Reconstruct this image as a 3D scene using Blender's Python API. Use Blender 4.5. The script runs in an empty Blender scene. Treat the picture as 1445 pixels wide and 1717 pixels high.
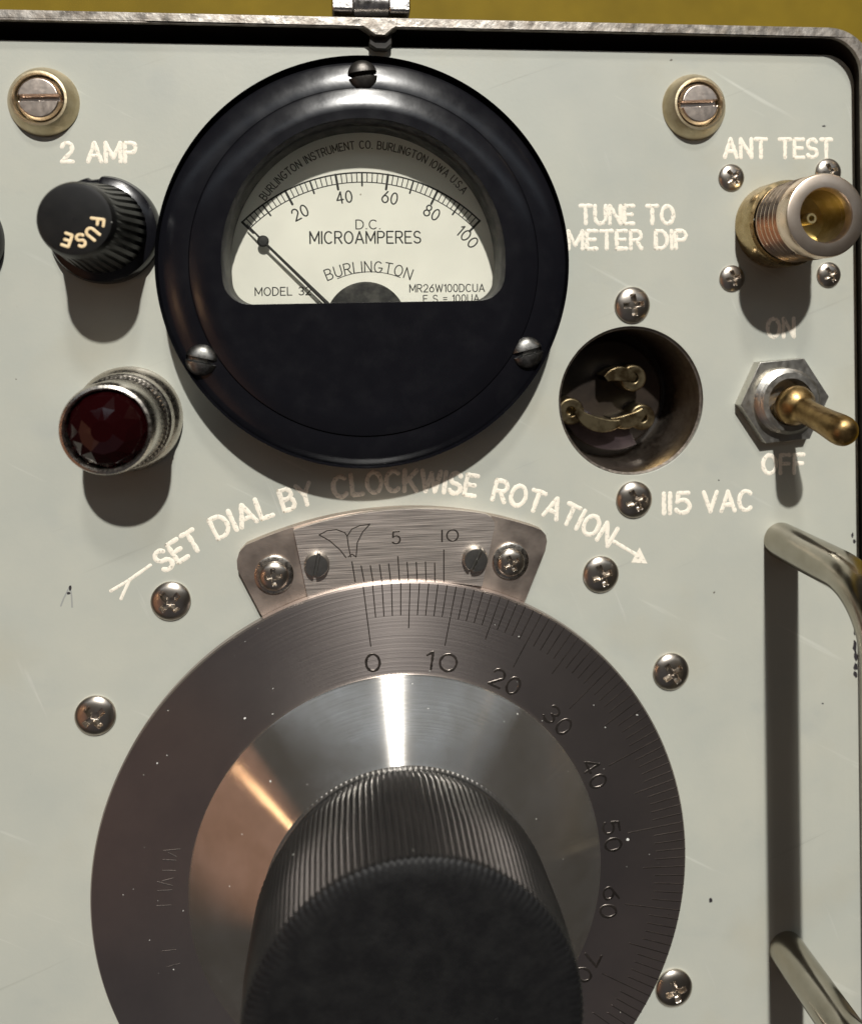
import bpy, math, random
from math import sin, cos, pi, radians, hypot, atan2
from mathutils import Matrix, Vector
from mathutils.geometry import tessellate_polygon

random.seed(7)
SC = bpy.context.scene
COL = SC.collection
S = 0.001                      # everything below is written in millimetres

# ------------------------------------------------------------------ camera
# the panel lies in the plane z = 0, x right, y towards its upper edge
F, CX, CY, D = 1335.0, 722.5, 550.9, 138.0      # focal length, principal point (photo pixels), height (mm)
ra, rb, rc = 0.0137, -0.1108, -0.0196
R = (Matrix.Rotation(ra, 3, 'X') @ Matrix.Rotation(rb, 3, 'Y') @ Matrix.Rotation(rc, 3, 'Z'))
cam = bpy.data.cameras.new('camera')
camo = bpy.data.objects.new('camera', cam)
COL.objects.link(camo)
rx = Vector((R[0][0], -R[0][1], -R[0][2]))
ry = Vector((-R[1][0], R[1][1], R[1][2]))
rz = Vector((-R[2][0], R[2][1], R[2][2]))
m = Matrix((rx, ry, rz)).transposed().to_4x4()
m.translation = Vector((0, 0, D * S))
camo.matrix_world = m
cam.sensor_fit = 'HORIZONTAL'
cam.sensor_width = 36.0
cam.lens = F / 1445 * 36.0
cam.shift_y = -(858.5 - CY) / 1445
cam.clip_start = 0.002
cam.clip_end = 20.0
cam.dof.use_dof = True
cam.dof.focus_distance = (D - 4) * S
cam.dof.aperture_fstop = 15.0
SC.camera = camo

def at(u, v, h=0.0):
    """where the point seen at (u, v) in the photo lies, h mm above the panel"""
    r = R.transposed() @ Vector(((u - CX) / F, (v - CY) / F, 1.0))
    k = (D - h) / r.z
    return Vector((r.x * k, -r.y * k))

def mm(px, u, v, h=0.0):
    a, b = at(u - px / 2, v, h), at(u + px / 2, v, h)
    return (b - a).length

# ------------------------------------------------------------------ light
W = bpy.data.worlds.new('World')
SC.world = W
W.use_nodes = True
wn, wl = W.node_tree.nodes, W.node_tree.links
bg = wn['Background']
bg.inputs['Color'].default_value = (1.0, 0.84, 0.68, 1)
bg.inputs['Strength'].default_value = 0.018

def lamp(name, loc, target, size, power, col, size_y=None, shape='RECTANGLE'):
    l = bpy.data.lights.new(name, 'AREA')
    l.energy = power
    l.color = col
    l.size = size
    if size_y:
        l.shape = shape; l.size_y = size_y
    else:
        l.shape = 'DISK'
    o = bpy.data.objects.new(name, l)
    COL.objects.link(o)
    o.location = loc
    o.rotation_euler = (Vector(target) - Vector(loc)).to_track_quat('-Z', 'Y').to_euler()
    return o

lamp('key_lamp', (0.10, 2.34, 2.76), (0.02, -0.04, 0), 0.09, 160.0, (1.0, 0.975, 0.925))
lamp('second_lamp', (0.11, 2.5, 1.97), (0.02, -0.04, 0), 0.28, 26.0, (1.0, 0.96, 0.89))
lamp('ceiling_lamp', (0.1, 1.55, 3.0), (0, 0, 0), 7.4, 8.4, (0.80, 0.90, 1.0), 0.5, 'ELLIPSE')
lamp('side_lamp', (-0.95, -0.12, 1.0), (0, -0.05, 0), 0.07, 0.25, (1.0, 0.58, 0.3))
lamp('low_warm_fill', (-0.9, -0.35, 0.7), (0, -0.05, 0), 1.2, 0.6, (1.0, 0.48, 0.28), 0.7, 'ELLIPSE')  # added soft warm fill that gives the hub its copper glow
lamp('right_lamp', (0.8, 0.6, 0.5), (0, -0.05, 0), 0.08, 0.12, (1.0, 0.75, 0.5))
lamp('room_fill', (-0.25, -1.0, 1.35), (0, -0.05, 0), 1.7, 0.36, (0.86, 0.88, 1.0))  # added dim fill for the dial to reflect, not a lamp of the room
SC.view_settings.view_transform = 'Standard'
SC.view_settings.look = 'None'
SC.view_settings.exposure = 0.0
SC.view_settings.gamma = 1.0
SC.view_settings.use_curve_mapping = False
SC.cycles.max_bounces = 10
SC.cycles.use_denoising = True
SC.cycles.sample_clamp_indirect = 8.0

# ------------------------------------------------------------------ materials
def mat(name, col, rough=0.5, metal=0.0, var=0.0, scale=40.0, col2=None, bump=0.0, bscale=200.0,
        aniso=0.0, coat=0.0, spec=0.5, rvar=0.0, specks=None, detail=5.0, lo=0.35, hi=0.65):
    """noise between col and col2 (soft wear, dust, tarnish) with optional roughness change, bump and specks"""
    m = bpy.data.materials.new(name)
    m.use_nodes = True
    n, l = m.node_tree.nodes, m.node_tree.links
    b = n['Principled BSDF']
    b.inputs['Metallic'].default_value = metal
    b.inputs['Roughness'].default_value = rough
    b.inputs['Specular IOR Level'].default_value = spec
    b.inputs['Coat Weight'].default_value = coat
    b.inputs['Coat Roughness'].default_value = 0.12
    tc = n.new('ShaderNodeTexCoord')
    mp = n.new('ShaderNodeMapping')
    mp.inputs['Scale'].default_value = (1000, 1000, 1000)    # object metres -> mm
    l.new(tc.outputs['Object'], mp.inputs['Vector'])
    vec = mp.outputs['Vector']
    c2 = col2 or tuple(min(1, c * (1 + var)) for c in col)
    c1 = col if col2 else tuple(c * (1 - var) for c in col)
    no = n.new('ShaderNodeTexNoise')
    no.inputs['Scale'].default_value = 1.0 / scale
    no.inputs['Detail'].default_value = detail
    no.inputs['Roughness'].default_value = 0.6
    l.new(vec, no.inputs['Vector'])
    mr = n.new('ShaderNodeMapRange')
    mr.inputs['From Min'].default_value = lo
    mr.inputs['From Max'].default_value = hi
    l.new(no.outputs['Fac'], mr.inputs['Value'])
    mx = n.new('ShaderNodeMix'); mx.data_type = 'RGBA'
    mx.inputs['A'].default_value = (*c1, 1); mx.inputs['B'].default_value = (*c2, 1)
    l.new(mr.outputs['Result'], mx.inputs['Factor'])
    out = mx.outputs['Result']
    if specks:
        for (sc, size, sc_col, seed) in specks:      # scattered dirt or dust: cell size mm, radius share, colour
            vo = n.new('ShaderNodeTexVoronoi')
            vo.inputs['Scale'].default_value = 1.0 / sc
            off = n.new('ShaderNodeVectorMath'); off.operation = 'ADD'
            off.inputs[1].default_value = (seed * 3.1, seed * 7.7, seed)
            wn_ = n.new('ShaderNodeTexNoise'); wn_.inputs['Scale'].default_value = 2.2; wn_.inputs['Detail'].default_value = 3
            l.new(vec, wn_.inputs['Vector'])
            ws = n.new('ShaderNodeVectorMath'); ws.operation = 'MULTIPLY'; ws.inputs[1].default_value = (0.5, 0.5, 0.5)
            l.new(wn_.outputs['Color'], ws.inputs[0])
            wa = n.new('ShaderNodeVectorMath'); wa.operation = 'ADD'
            l.new(vec, wa.inputs[0]); l.new(ws.outputs[0], wa.inputs[1])
            l.new(wa.outputs[0], off.inputs[0]); l.new(off.outputs[0], vo.inputs['Vector'])
            # radius varies per cell
            cr = n.new('ShaderNodeSeparateColor'); l.new(vo.outputs['Color'], cr.inputs[0])
            pw = n.new('ShaderNodeMath'); pw.operation = 'POWER'; pw.inputs[1].default_value = 2.6
            l.new(cr.outputs[0], pw.inputs[0])
            ra_ = n.new('ShaderNodeMath'); ra_.operation = 'MULTIPLY'; ra_.inputs[1].default_value = size
            l.new(pw.outputs[0], ra_.inputs[0])
            lt = n.new('ShaderNodeMath'); lt.operation = 'LESS_THAN'
            l.new(vo.outputs['Distance'], lt.inputs[0]); l.new(ra_.outputs[0], lt.inputs[1])
            m2 = n.new('ShaderNodeMix'); m2.data_type = 'RGBA'
            m2.inputs['B'].default_value = (*sc_col, 1)
            l.new(out, m2.inputs['A']); l.new(lt.outputs[0], m2.inputs['Factor'])
            out = m2.outputs['Result']
            if metal:
                iv = n.new('ShaderNodeMath'); iv.operation = 'SUBTRACT'; iv.inputs[0].default_value = metal
                iv.use_clamp = True
                src = b.inputs['Metallic'].links[0].from_socket if b.inputs['Metallic'].links else None
                if src: l.new(src, iv.inputs[0])
                l.new(lt.outputs[0], iv.inputs[1]); l.new(iv.outputs[0], b.inputs['Metallic'])
    l.new(out, b.inputs['Base Color'])
    if rvar:
        n3 = n.new('ShaderNodeTexNoise'); n3.inputs['Scale'].default_value = 1.0 / (scale * 0.6); n3.inputs['Detail'].default_value = 6
        l.new(vec, n3.inputs['Vector'])
        r3 = n.new('ShaderNodeMapRange'); r3.inputs['From Min'].default_value = 0.3; r3.inputs['From Max'].default_value = 0.7
        r3.inputs['To Min'].default_value = max(0.02, rough - rvar); r3.inputs['To Max'].default_value = min(1, rough + rvar)
        l.new(n3.outputs['Fac'], r3.inputs['Value']); l.new(r3.outputs['Result'], b.inputs['Roughness'])
    if bump:
        n2 = n.new('ShaderNodeTexNoise'); n2.inputs['Scale'].default_value = 1.0 / bscale; n2.inputs['Detail'].default_value = 4
        l.new(vec, n2.inputs['Vector'])
        bp = n.new('ShaderNodeBump'); bp.inputs['Strength'].default_value = 1.0
        bp.inputs['Distance'].default_value = bump * S
        l.new(n2.outputs['Fac'], bp.inputs['Height']); l.new(bp.outputs['Normal'], b.inputs['Normal'])
    if aniso:
        b.inputs['Anisotropic'].default_value = aniso
        b.inputs['Anisotropic Rotation'].default_value = 0.25      # spread across the lathe lines
        tg = n.new('ShaderNodeTangent'); tg.direction_type = 'RADIAL'; tg.axis = 'Z'
        l.new(tg.outputs['Tangent'], b.inputs['Tangent'])
    return m

def turned(m, amount=0.02, freq=9.0, rv=0.12):
    """fine circular lathe lines round the object's own z axis"""
    n, l = m.node_tree.nodes, m.node_tree.links
    b = n['Principled BSDF']
    tc = n.new('ShaderNodeTexCoord')
    sp = n.new('ShaderNodeSeparateXYZ'); l.new(tc.outputs['Object'], sp.inputs[0])
    cb = n.new('ShaderNodeCombineXYZ'); l.new(sp.outputs[0], cb.inputs[0]); l.new(sp.outputs[1], cb.inputs[1])
    ln = n.new('ShaderNodeVectorMath'); ln.operation = 'LENGTH'; l.new(cb.outputs[0], ln.inputs[0])
    nz = n.new('ShaderNodeTexNoise'); nz.noise_dimensions = '1D'
    nz.inputs['Scale'].default_value = freq * 1000; nz.inputs['Detail'].default_value = 3
    l.new(ln.outputs['Value'], nz.inputs['W'])
    mr = n.new('ShaderNodeMapRange')
    r = b.inputs['Roughness'].default_value
    mr.inputs['To Min'].default_value = max(0.03, r - rv); mr.inputs['To Max'].default_value = r + rv
    l.new(nz.outputs['Fac'], mr.inputs['Value']); l.new(mr.outputs['Result'], b.inputs['Roughness'])
    bp = n.new('ShaderNodeBump'); bp.inputs['Distance'].default_value = amount * S; bp.inputs['Strength'].default_value = 0.6
    l.new(nz.outputs['Fac'], bp.inputs['Height']); l.new(bp.outputs['Normal'], b.inputs['Normal'])
    return m

PAINT = mat('panel_paint', (0.385, 0.402, 0.362), 0.42, col2=(0.465, 0.468, 0.402), scale=34, bump=0.014, bscale=0.7, rvar=0.08, lo=0.3, hi=0.7, detail=7,
            specks=[(7, 0.03, (0.12, 0.11, 0.09), 1), (15, 0.02, (0.85, 0.85, 0.8), 2), (23, 0.03, (0.16, 0.13, 0.1), 3), (4, 0.03, (0.36, 0.36, 0.31), 4)])
def scuffs(m):
    """faint rubbed streaks and stains in the paint"""
    n, l = m.node_tree.nodes, m.node_tree.links
    b = n['Principled BSDF']
    src = b.inputs['Base Color'].links[0].from_socket
    tc = n.new('ShaderNodeTexCoord')
    for (rot, sx, sy, lo, hi, col, amt) in ((0.5, 22, 420, .66, .74, (0.62, 0.63, 0.57), .5), (-0.35, 16, 500, .67, .75, (0.27, 0.27, 0.235), .45),
                                            (1.2, 30, 600, .68, .75, (0.6, 0.6, 0.55), .4), (0.0, 38, 38, .57, .76, (0.40, 0.375, 0.285), .45), (0.3, 60, 75, .60, .72, (0.33, 0.35, 0.335), .35)):
        m0 = n.new('ShaderNodeMapping'); m0.inputs['Rotation'].default_value = (0, 0, rot); l.new(tc.outputs['Object'], m0.inputs['Vector'])
        mp = n.new('ShaderNodeMapping'); mp.inputs['Scale'].default_value = (sx, sy, 1)
        mp.inputs['Location'].default_value = (rot * 3, sx * .1, 0)
        l.new(m0.outputs['Vector'], mp.inputs['Vector'])
        nz = n.new('ShaderNodeTexNoise'); nz.inputs['Scale'].default_value = 1.0; nz.inputs['Detail'].default_value = 6
        l.new(mp.outputs['Vector'], nz.inputs['Vector'])
        mr = n.new('ShaderNodeMapRange'); mr.inputs['From Min'].default_value = lo; mr.inputs['From Max'].default_value = hi; mr.inputs['To Max'].default_value = amt
        l.new(nz.outputs['Fac'], mr.inputs['Value'])
        mx = n.new('ShaderNodeMix'); mx.data_type = 'RGBA'; mx.inputs['B'].default_value = (*col, 1)
        l.new(src, mx.inputs['A']); l.new(mr.outputs['Result'], mx.inputs['Factor'])
        src = mx.outputs['Result']
    l.new(src, b.inputs['Base Color'])
scuffs(PAINT)
EDGE_PAINT = mat('bare_edge', (0.35, 0.33, 0.27), 0.4, 0.6, var=0.2, scale=4)
INK = mat('cream_fill', (0.88, 0.82, 0.70), 0.55, col2=(0.47, 0.44, 0.37), scale=0.55, lo=0.54, hi=0.68)
GOLDINK = mat('yellowed_fill', (0.82, 0.64, 0.38), 0.5, col2=(0.5, 0.34, 0.15), scale=0.6, lo=0.5, hi=0.8)
OLIVE = mat('olive_surface', (0.178, 0.121, 0.008), 0.7, spec=0.15, var=0.12, scale=18, bump=0.02, bscale=2.0)
RIM = mat('worn_aluminium', (0.42, 0.39, 0.35), 0.42, 0.7, col2=(0.22, 0.19, 0.16), scale=3.0, bump=0.15, bscale=1.6, rvar=0.15)
DARK = mat('dark_case_inside', (0.022, 0.019, 0.016), 0.7, var=0.3, scale=5)
ZINC = mat('bright_zinc', (0.72, 0.7, 0.68), 0.3, 1.0, col2=(0.5, 0.47, 0.44), scale=2.0, bump=0.12, bscale=1.2, rvar=0.12)
BAKE = mat('black_bakelite', (0.0055, 0.0055, 0.0075), 0.22, spec=0.42, col2=(0.0095, 0.0095, 0.0115), scale=5, bump=0.005, bscale=0.6, rvar=0.035, lo=0.5, hi=0.8, detail=9,
           specks=[(5, 0.04, (0.12, 0.12, 0.12), 1), (9, 0.03, (0.22, 0.2, 0.18), 4)])
BAKE_DUSTY = mat('dusty_bakelite', (0.008, 0.008, 0.009), 0.55, col2=(0.075, 0.072, 0.066), scale=2.2, bump=0.03, bscale=0.5, lo=0.42, hi=0.75,
                 specks=[(1.2, 0.12, (0.2, 0.19, 0.17), 1)])
KNOBM = mat('black_knob', (0.007, 0.007, 0.007), 0.36, spec=0.35, col2=(0.016, 0.015, 0.014), scale=5, lo=0.45, hi=0.8,
            specks=[(1.7, 0.09, (0.4, 0.4, 0.37), 2)])
KNOBTOP = mat('knob_top_matt', (0.005, 0.005, 0.0055), 0.55, spec=0.28, col2=(0.011, 0.011, 0.011), scale=3, bump=0.06, bscale=0.7, lo=0.4, hi=0.72, detail=8,
              specks=[(2.5, 0.07, (0.12, 0.12, 0.12), 5)])
NICKEL = mat('nickel', (0.60, 0.56, 0.50), 0.28, 1.0, col2=(0.5, 0.455, 0.40), scale=1.2, bump=0.012, bscale=0.35, rvar=0.08)
SCREWM = mat('screw_steel', (0.58, 0.53, 0.47), 0.29, 1.0, col2=(0.5, 0.45, 0.39), scale=1.6, bump=0.004, bscale=0.3)
RECESS = mat('screw_recess', (0.12, 0.1, 0.085), 0.4, 1.0)
BRASSY = mat('yellow_zinc', (0.64, 0.55, 0.38), 0.38, 0.9, col2=(0.5, 0.41, 0.26), scale=2.5, bump=0.03, bscale=0.5)
BRONZE = mat('olive_brass', (0.5, 0.39, 0.22), 0.28, 1.0, col2=(0.38, 0.28, 0.14), scale=2.0, rvar=0.1)
BARREL = mat('brassy_nickel', (0.80, 0.66, 0.54), 0.3, 1.0, col2=(0.68, 0.54, 0.40), scale=3, rvar=0.06)
RIMMETAL = mat('pale_brass', (0.78, 0.67, 0.57), 0.34, 1.0, col2=(0.70, 0.58, 0.47), scale=2.5)
PINKISH = mat('tarnished_nickel', (0.70, 0.60, 0.52), 0.32, 1.0, col2=(0.67, 0.57, 0.49), scale=1.5, rvar=0.04, bump=0.004, bscale=0.4)
GOLD = mat('gold_plate', (0.60, 0.50, 0.28), 0.42, 1.0, col2=(0.46, 0.37, 0.18), scale=1.5)
LEVERM = mat('aged_brass', (0.40, 0.275, 0.12), 0.38, 1.0, col2=(0.24, 0.155, 0.065), scale=2.5, rvar=0.1, bump=0.03, bscale=0.6)
PLATE = mat('meter_card', (0.86, 0.85, 0.785), 0.6, var=0.05, scale=12, specks=[(6, 0.04, (0.3, 0.26, 0.2), 2)])
BLACKINK = mat('black_ink', (0.02, 0.02, 0.02), 0.6)
GREYINK = mat('faded_ink', (0.09, 0.08, 0.07), 0.6)
DIALM = turned(mat('turned_dial', (0.60, 0.53, 0.49), 0.34, 0.98, col2=(0.45, 0.40, 0.385), scale=22, aniso=0.72, lo=0.3, hi=0.7,
                   specks=[(1.9, 0.08, (0.5, 0.5, 0.46), 1), (5, 0.06, (0.7, 0.7, 0.66), 3), (5, 0.05, (0.03, 0.025, 0.02), 2)]), 0.0028, 5, 0.1)
HUBM = turned(mat('polished_hub', (0.72, 0.69, 0.65), 0.17, 0.935, col2=(0.58, 0.54, 0.48), scale=9, rvar=0, aniso=1.0,
                  specks=[(2.2, 0.07, (0.7, 0.7, 0.65), 1)]), 0.0011, 6, 0.05)
MARKS = mat('engraved_mark', (0.2, 0.175, 0.155), 0.38, 1.0, var=0.3, scale=3)
VERN_BASE = mat('tarnished_plate', (0.62, 0.53, 0.46), 0.46, 1.0, col2=(0.42, 0.35, 0.30), scale=9, rvar=0.1, bump=0.02, bscale=0.8)
VERN = mat('brushed_plate', (0.80, 0.72, 0.65), 0.46, 1.0, col2=(0.75, 0.67, 0.61), scale=14,
           specks=[(3, 0.05, (0.75, 0.72, 0.66), 1)])
def brushed(m, sx, sy, rv=0.12):
    n, l = m.node_tree.nodes, m.node_tree.links
    b = n['Principled BSDF']
    tc = n.new('ShaderNodeTexCoord'); mp = n.new('ShaderNodeMapping'); mp.inputs['Scale'].default_value = (sx, sy, 1000)
    l.new(tc.outputs['Object'], mp.inputs['Vector'])
    nz = n.new('ShaderNodeTexNoise'); nz.inputs['Scale'].default_value = 1.0; nz.inputs['Detail'].default_value = 4
    l.new(mp.outputs['Vector'], nz.inputs['Vector'])
    mr = n.new('ShaderNodeMapRange'); r = b.inputs['Roughness'].default_value
    mr.inputs['From Min'].default_value = .3; mr.inputs['From Max'].default_value = .7
    mr.inputs['To Min'].default_value = r - rv; mr.inputs['To Max'].default_value = r + rv
    l.new(nz.outputs['Fac'], mr.inputs['Value']); l.new(mr.outputs['Result'], b.inputs['Roughness'])
    bp = n.new('ShaderNodeBump'); bp.inputs['Distance'].default_value = 0.004 * S
    l.new(nz.outputs['Fac'], bp.inputs['Height']); l.new(bp.outputs['Normal'], b.inputs['Normal'])
brushed(VERN, 120, 9000)
CHROME = mat('worn_chrome', (0.46, 0.43, 0.365), 0.22, 1.0, col2=(0.36, 0.33, 0.27), scale=8, rvar=0.06, bump=0.02, bscale=1.5)
CHIP = mat('chipped_primer', (0.025, 0.022, 0.025), 0.6)
JEWEL = mat('red_jewel', (0.009, 0.0004, 0.0008), 0.05, spec=0.6, coat=0.3)
def glass_mat():
    m = bpy.data.materials.new('window_glass'); m.use_nodes = True
    n, l = m.node_tree.nodes, m.node_tree.links
    n.remove(n['Principled BSDF'])
    t = n.new('ShaderNodeBsdfTransparent'); g = n.new('ShaderNodeBsdfGlossy'); g.inputs['Roughness'].default_value = 0.05
    t.inputs['Color'].default_value = (0.97, 0.97, 0.95, 1)
    f = n.new('ShaderNodeFresnel'); f.inputs['IOR'].default_value = 1.35
    x = n.new('ShaderNodeMixShader')
    l.new(f.outputs[0], x.inputs[0]); l.new(t.outputs[0], x.inputs[1]); l.new(g.outputs[0], x.inputs[2])
    l.new(x.outputs[0], n['Material Output'].inputs['Surface'])
    return m
GLASS = glass_mat()

# ------------------------------------------------------------------ mesh helpers (local mm)
class MB:
    def __init__(s): s.v, s.f = [], []
    def add(s, vs, fs):
        k = len(s.v); s.v += [tuple(p) for p in vs]; s.f += [tuple(i + k for i in q) for q in fs]; return s

def lathe(prof, n=64, mb=None, mod=None, cap0=False, cap1=False, ctr=(0, 0)):
    mb = mb or MB()
    vs, fs = [], []
    for j, (r, z) in enumerate(prof):
        for i in range(n):
            a = 2 * pi * i / n
            q = r * (mod(a, j) if mod else 1)
            vs.append((ctr[0] + q * cos(a), ctr[1] + q * sin(a), z))
    for j in range(len(prof) - 1):
        for i in range(n):
            k = (i + 1) % n
            fs.append((j * n + i, j * n + k, (j + 1) * n + k, (j + 1) * n + i))
    L = len(prof) - 1
    if cap0: fs.append(tuple(reversed(range(n))))
    if cap1: fs.append(tuple(L * n + i for i in range(n)))
    return mb.add(vs, fs)

def prism(outer, z0, z1, holes=(), mb=None, bottom=True, inset=0.0):
    """flat plate with holes; outlines run counter-clockwise"""
    mb = mb or MB()
    loops = [outer] + list(holes)
    flat = [p for lp in loops for p in lp]
    tris = tessellate_polygon([[Vector((p[0], p[1], 0)) for p in lp] for lp in loops])
    n = len(flat)
    vs = [(p[0], p[1], z1) for p in flat] + [(p[0], p[1], z0) for p in flat]
    fs = []
    for t in tris:
        a, b, c = (Vector((flat[i][0], flat[i][1])) for i in t)
        t = tuple(t) if (b - a).cross(c - a) > 0 else (t[0], t[2], t[1])
        fs.append(t)
        if bottom: fs.append((t[0] + n, t[2] + n, t[1] + n))
    k = 0
    for li, lp in enumerate(loops):
        area = sum(lp[i - 1][0] * lp[i][1] - lp[i][0] * lp[i - 1][1] for i in range(len(lp)))
        fwd = (area > 0) == (li == 0)
        for i in range(len(lp)):
            a, b = k + i, k + (i + 1) % len(lp)
            fs.append((a, a + n, b + n, b) if fwd else (b, b + n, a + n, a))
        k += len(lp)
    return mb.add(vs, fs)

def loft(rings, closed=True, mb=None):
    mb = mb or MB()
    n = len(rings[0]); vs = [p for r_ in rings for p in r_]; fs = []
    for j in range(len(rings) - 1):
        for i in range(n if closed else n - 1):
            k = (i + 1) % n
            fs.append((j * n + i, j * n + k, (j + 1) * n + k, (j + 1) * n + i))
    return mb.add(vs, fs)

def circle(r, n=64, c=(0, 0), a0=0.0):
    return [(c[0] + r * cos(a0 + 2 * pi * i / n), c[1] + r * sin(a0 + 2 * pi * i / n)) for i in range(n)]

def tube(path, r, n=20, mb=None, caps=True):
    """round rod along 3-D points"""
    mb = mb or MB()
    P = [Vector(p) for p in path]; rings = []
    ref = None
    for i, p in enumerate(P):
        t = (P[min(i + 1, len(P) - 1)] - P[max(i - 1, 0)]).normalized()
        if ref is None:
            ref = t.orthogonal().normalized()
        ref = (ref - t * ref.dot(t)).normalized()
        b = t.cross(ref)
        rr = r[i] if isinstance(r, (list, tuple)) else r
        rings.append([tuple(p + (ref * cos(2 * pi * k / n) + b * sin(2 * pi * k / n)) * rr) for k in range(n)])
    k0 = len(mb.v)
    loft(rings, True, mb)
    if caps:
        mb.f.append(tuple(k0 + i for i in reversed(range(n))))
        mb.f.append(tuple(k0 + (len(P) - 1) * n + i for i in range(n)))
    return mb

def link(name, mb, material, parent=None, loc=None, angle=35, bevel=0.0, flat=False):
    me = bpy.data.meshes.new(name)
    me.from_pydata([(x * S, y * S, z * S) for x, y, z in mb.v], [], mb.f)
    me.materials.append(material)
    if not flat:
        me.polygons.foreach_set('use_smooth', [True] * len(me.polygons))
        me.set_sharp_from_angle(angle=radians(angle))
    me.update()
    o = bpy.data.objects.new(name, me)
    COL.objects.link(o)
    if parent: o.parent = parent
    if loc: o.location = [c * S for c in loc]
    if bevel:
        b = o.modifiers.new('bevel', 'BEVEL'); b.width = bevel * S; b.segments = 3; b.limit_method = 'ANGLE'; b.angle_limit = radians(40)
        b.harden_normals = False
    return o

def tag(o, label=None, cat=None, group=None, kind=None):
    if label: o['label'] = label
    if cat: o['category'] = cat
    if group: o['group'] = group
    if kind: o['kind'] = kind
    return o

def thing(name, label, cat, xy, z=0.0, group=None):
    o = bpy.data.objects.new(name, None)
    COL.objects.link(o)
    o.empty_display_size = 0.005
    o.location = (xy[0] * S, xy[1] * S, z * S)
    return tag(o, label, cat, group)

# ------------------------------------------------------------------ engraver's stroke lettering
def E(cx, cy, rx_, ry_, a0, a1, n=None):
    n = n or max(4, int(abs(a1 - a0) / 15))
    return [(cx + rx_ * cos(radians(a0 + (a1 - a0) * i / n)), cy + ry_ * sin(radians(a0 + (a1 - a0) * i / n))) for i in range(n + 1)]

FONT = {
 'A': (.78, [[(0, 0), (.39, 1), (.78, 0)], [(.13, .32), (.65, .32)]]),
 'B': (.66, [[(0, 0), (0, 1), (.34, 1)] + E(.34, .76, .26, .24, 90, -90) + [(0, .52)], [(.34, .52)] + E(.38, .26, .28, .26, 90, -90) + [(0, 0)]]),
 'C': (.74, [E(.4, .5, .4, .5, 48, 312)]),
 'D': (.72, [[(0, 0), (0, 1), (.28, 1)] + E(.28, .5, .44, .5, 90, -90) + [(0, 0)]]),
 'E': (.6, [[(.6, 1), (0, 1), (0, 0), (.6, 0)], [(0, .52), (.5, .52)]]),
 'F': (.58, [[(.58, 1), (0, 1), (0, 0)], [(0, .52), (.5, .52)]]),
 'G': (.8, [E(.4, .5, .4, .5, 48, 350), [(.45, .43), (.79, .43)]]),
 'I': (.0, [[(0, 0), (0, 1)]]),
 'K': (.68, [[(0, 0), (0, 1)], [(.66, 1), (0, .36)], [(.24, .58), (.68, 0)]]),
 'L': (.56, [[(0, 1), (0, 0), (.56, 0)]]),
 'M': (.86, [[(0, 0), (0, 1), (.43, .2), (.86, 1), (.86, 0)]]),
 'N': (.7, [[(0, 0), (0, 1), (.7, 0), (.7, 1)]]),
 'O': (.8, [E(.4, .5, .4, .5, 90, 450)]),
 'P': (.64, [[(0, 0), (0, 1), (.36, 1)] + E(.36, .74, .28, .26, 90, -90) + [(0, .48)]]),
 'R': (.66, [[(0, 0), (0, 1), (.36, 1)] + E(.36, .74, .28, .26, 90, -90) + [(0, .48)], [(.32, .48), (.66, 0)]]),
 'S': (.64, [E(.32, .74, .3, .26, 28, 270) + E(.32, .24, .32, .24, 90, -155)[1:]]),
 'T': (.7, [[(0, 1), (.7, 1)], [(.35, 1), (.35, 0)]]),
 'U': (.7, [[(0, 1), (0, .33)] + E(.35, .33, .35, .33, 180, 360) + [(.7, 1)]]),
 'V': (.76, [[(0, 1), (.38, 0), (.76, 1)]]),
 'W': (1.05, [[(0, 1), (.26, 0), (.525, .9), (.79, 0), (1.05, 1)]]),
 'Y': (.76, [[(0, 1), (.38, .5), (.76, 1)], [(.38, .5), (.38, 0)]]),
 '0': (.62, [E(.31, .5, .31, .5, 90, 450)]),
 '1': (.2, [[(0, .8), (.2, 1), (.2, 0)]]),
 '|': (.0, [[(0, 0), (0, 1)]]),
 '2': (.62, [E(.31, .7, .3, .3, 165, -35) + [(0, 0), (.62, 0)]]),
 '3': (.6, [E(.29, .75, .28, .25, 150, -90) + E(.29, .25, .31, .25, 90, -150)]),
 '4': (.66, [[(.48, 0), (.48, 1), (0, .3), (.66, .3)]]),
 '5': (.6, [[(.54, 1), (.1, 1), (.05, .56)] + E(.28, .33, .32, .33, 135, -150)]),
 '6': (.62, [[(.5, 1), (.12, .55)] + E(.31, .31, .31, .31, 160, 520)]),
 '7': (.6, [[(0, 1), (.6, 1), (.2, 0)]]),
 '8': (.6, [E(.3, .76, .25, .24, -90, 270), E(.3, .26, .3, .26, 90, 450)]),
 '9': (.62, [E(.31, .69, .31, .31, -20, 340) + [(.14, 0)]]),
 '.': (.04, [[(0, 0.02), (.04, 0.02)]]),
 '=': (.5, [[(0, .36), (.5, .36)], [(0, .64), (.5, .64)]]),
 '-': (.4, [[(0, .5), (.4, .5)]]),
 ' ': (.36, []),
}

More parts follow.
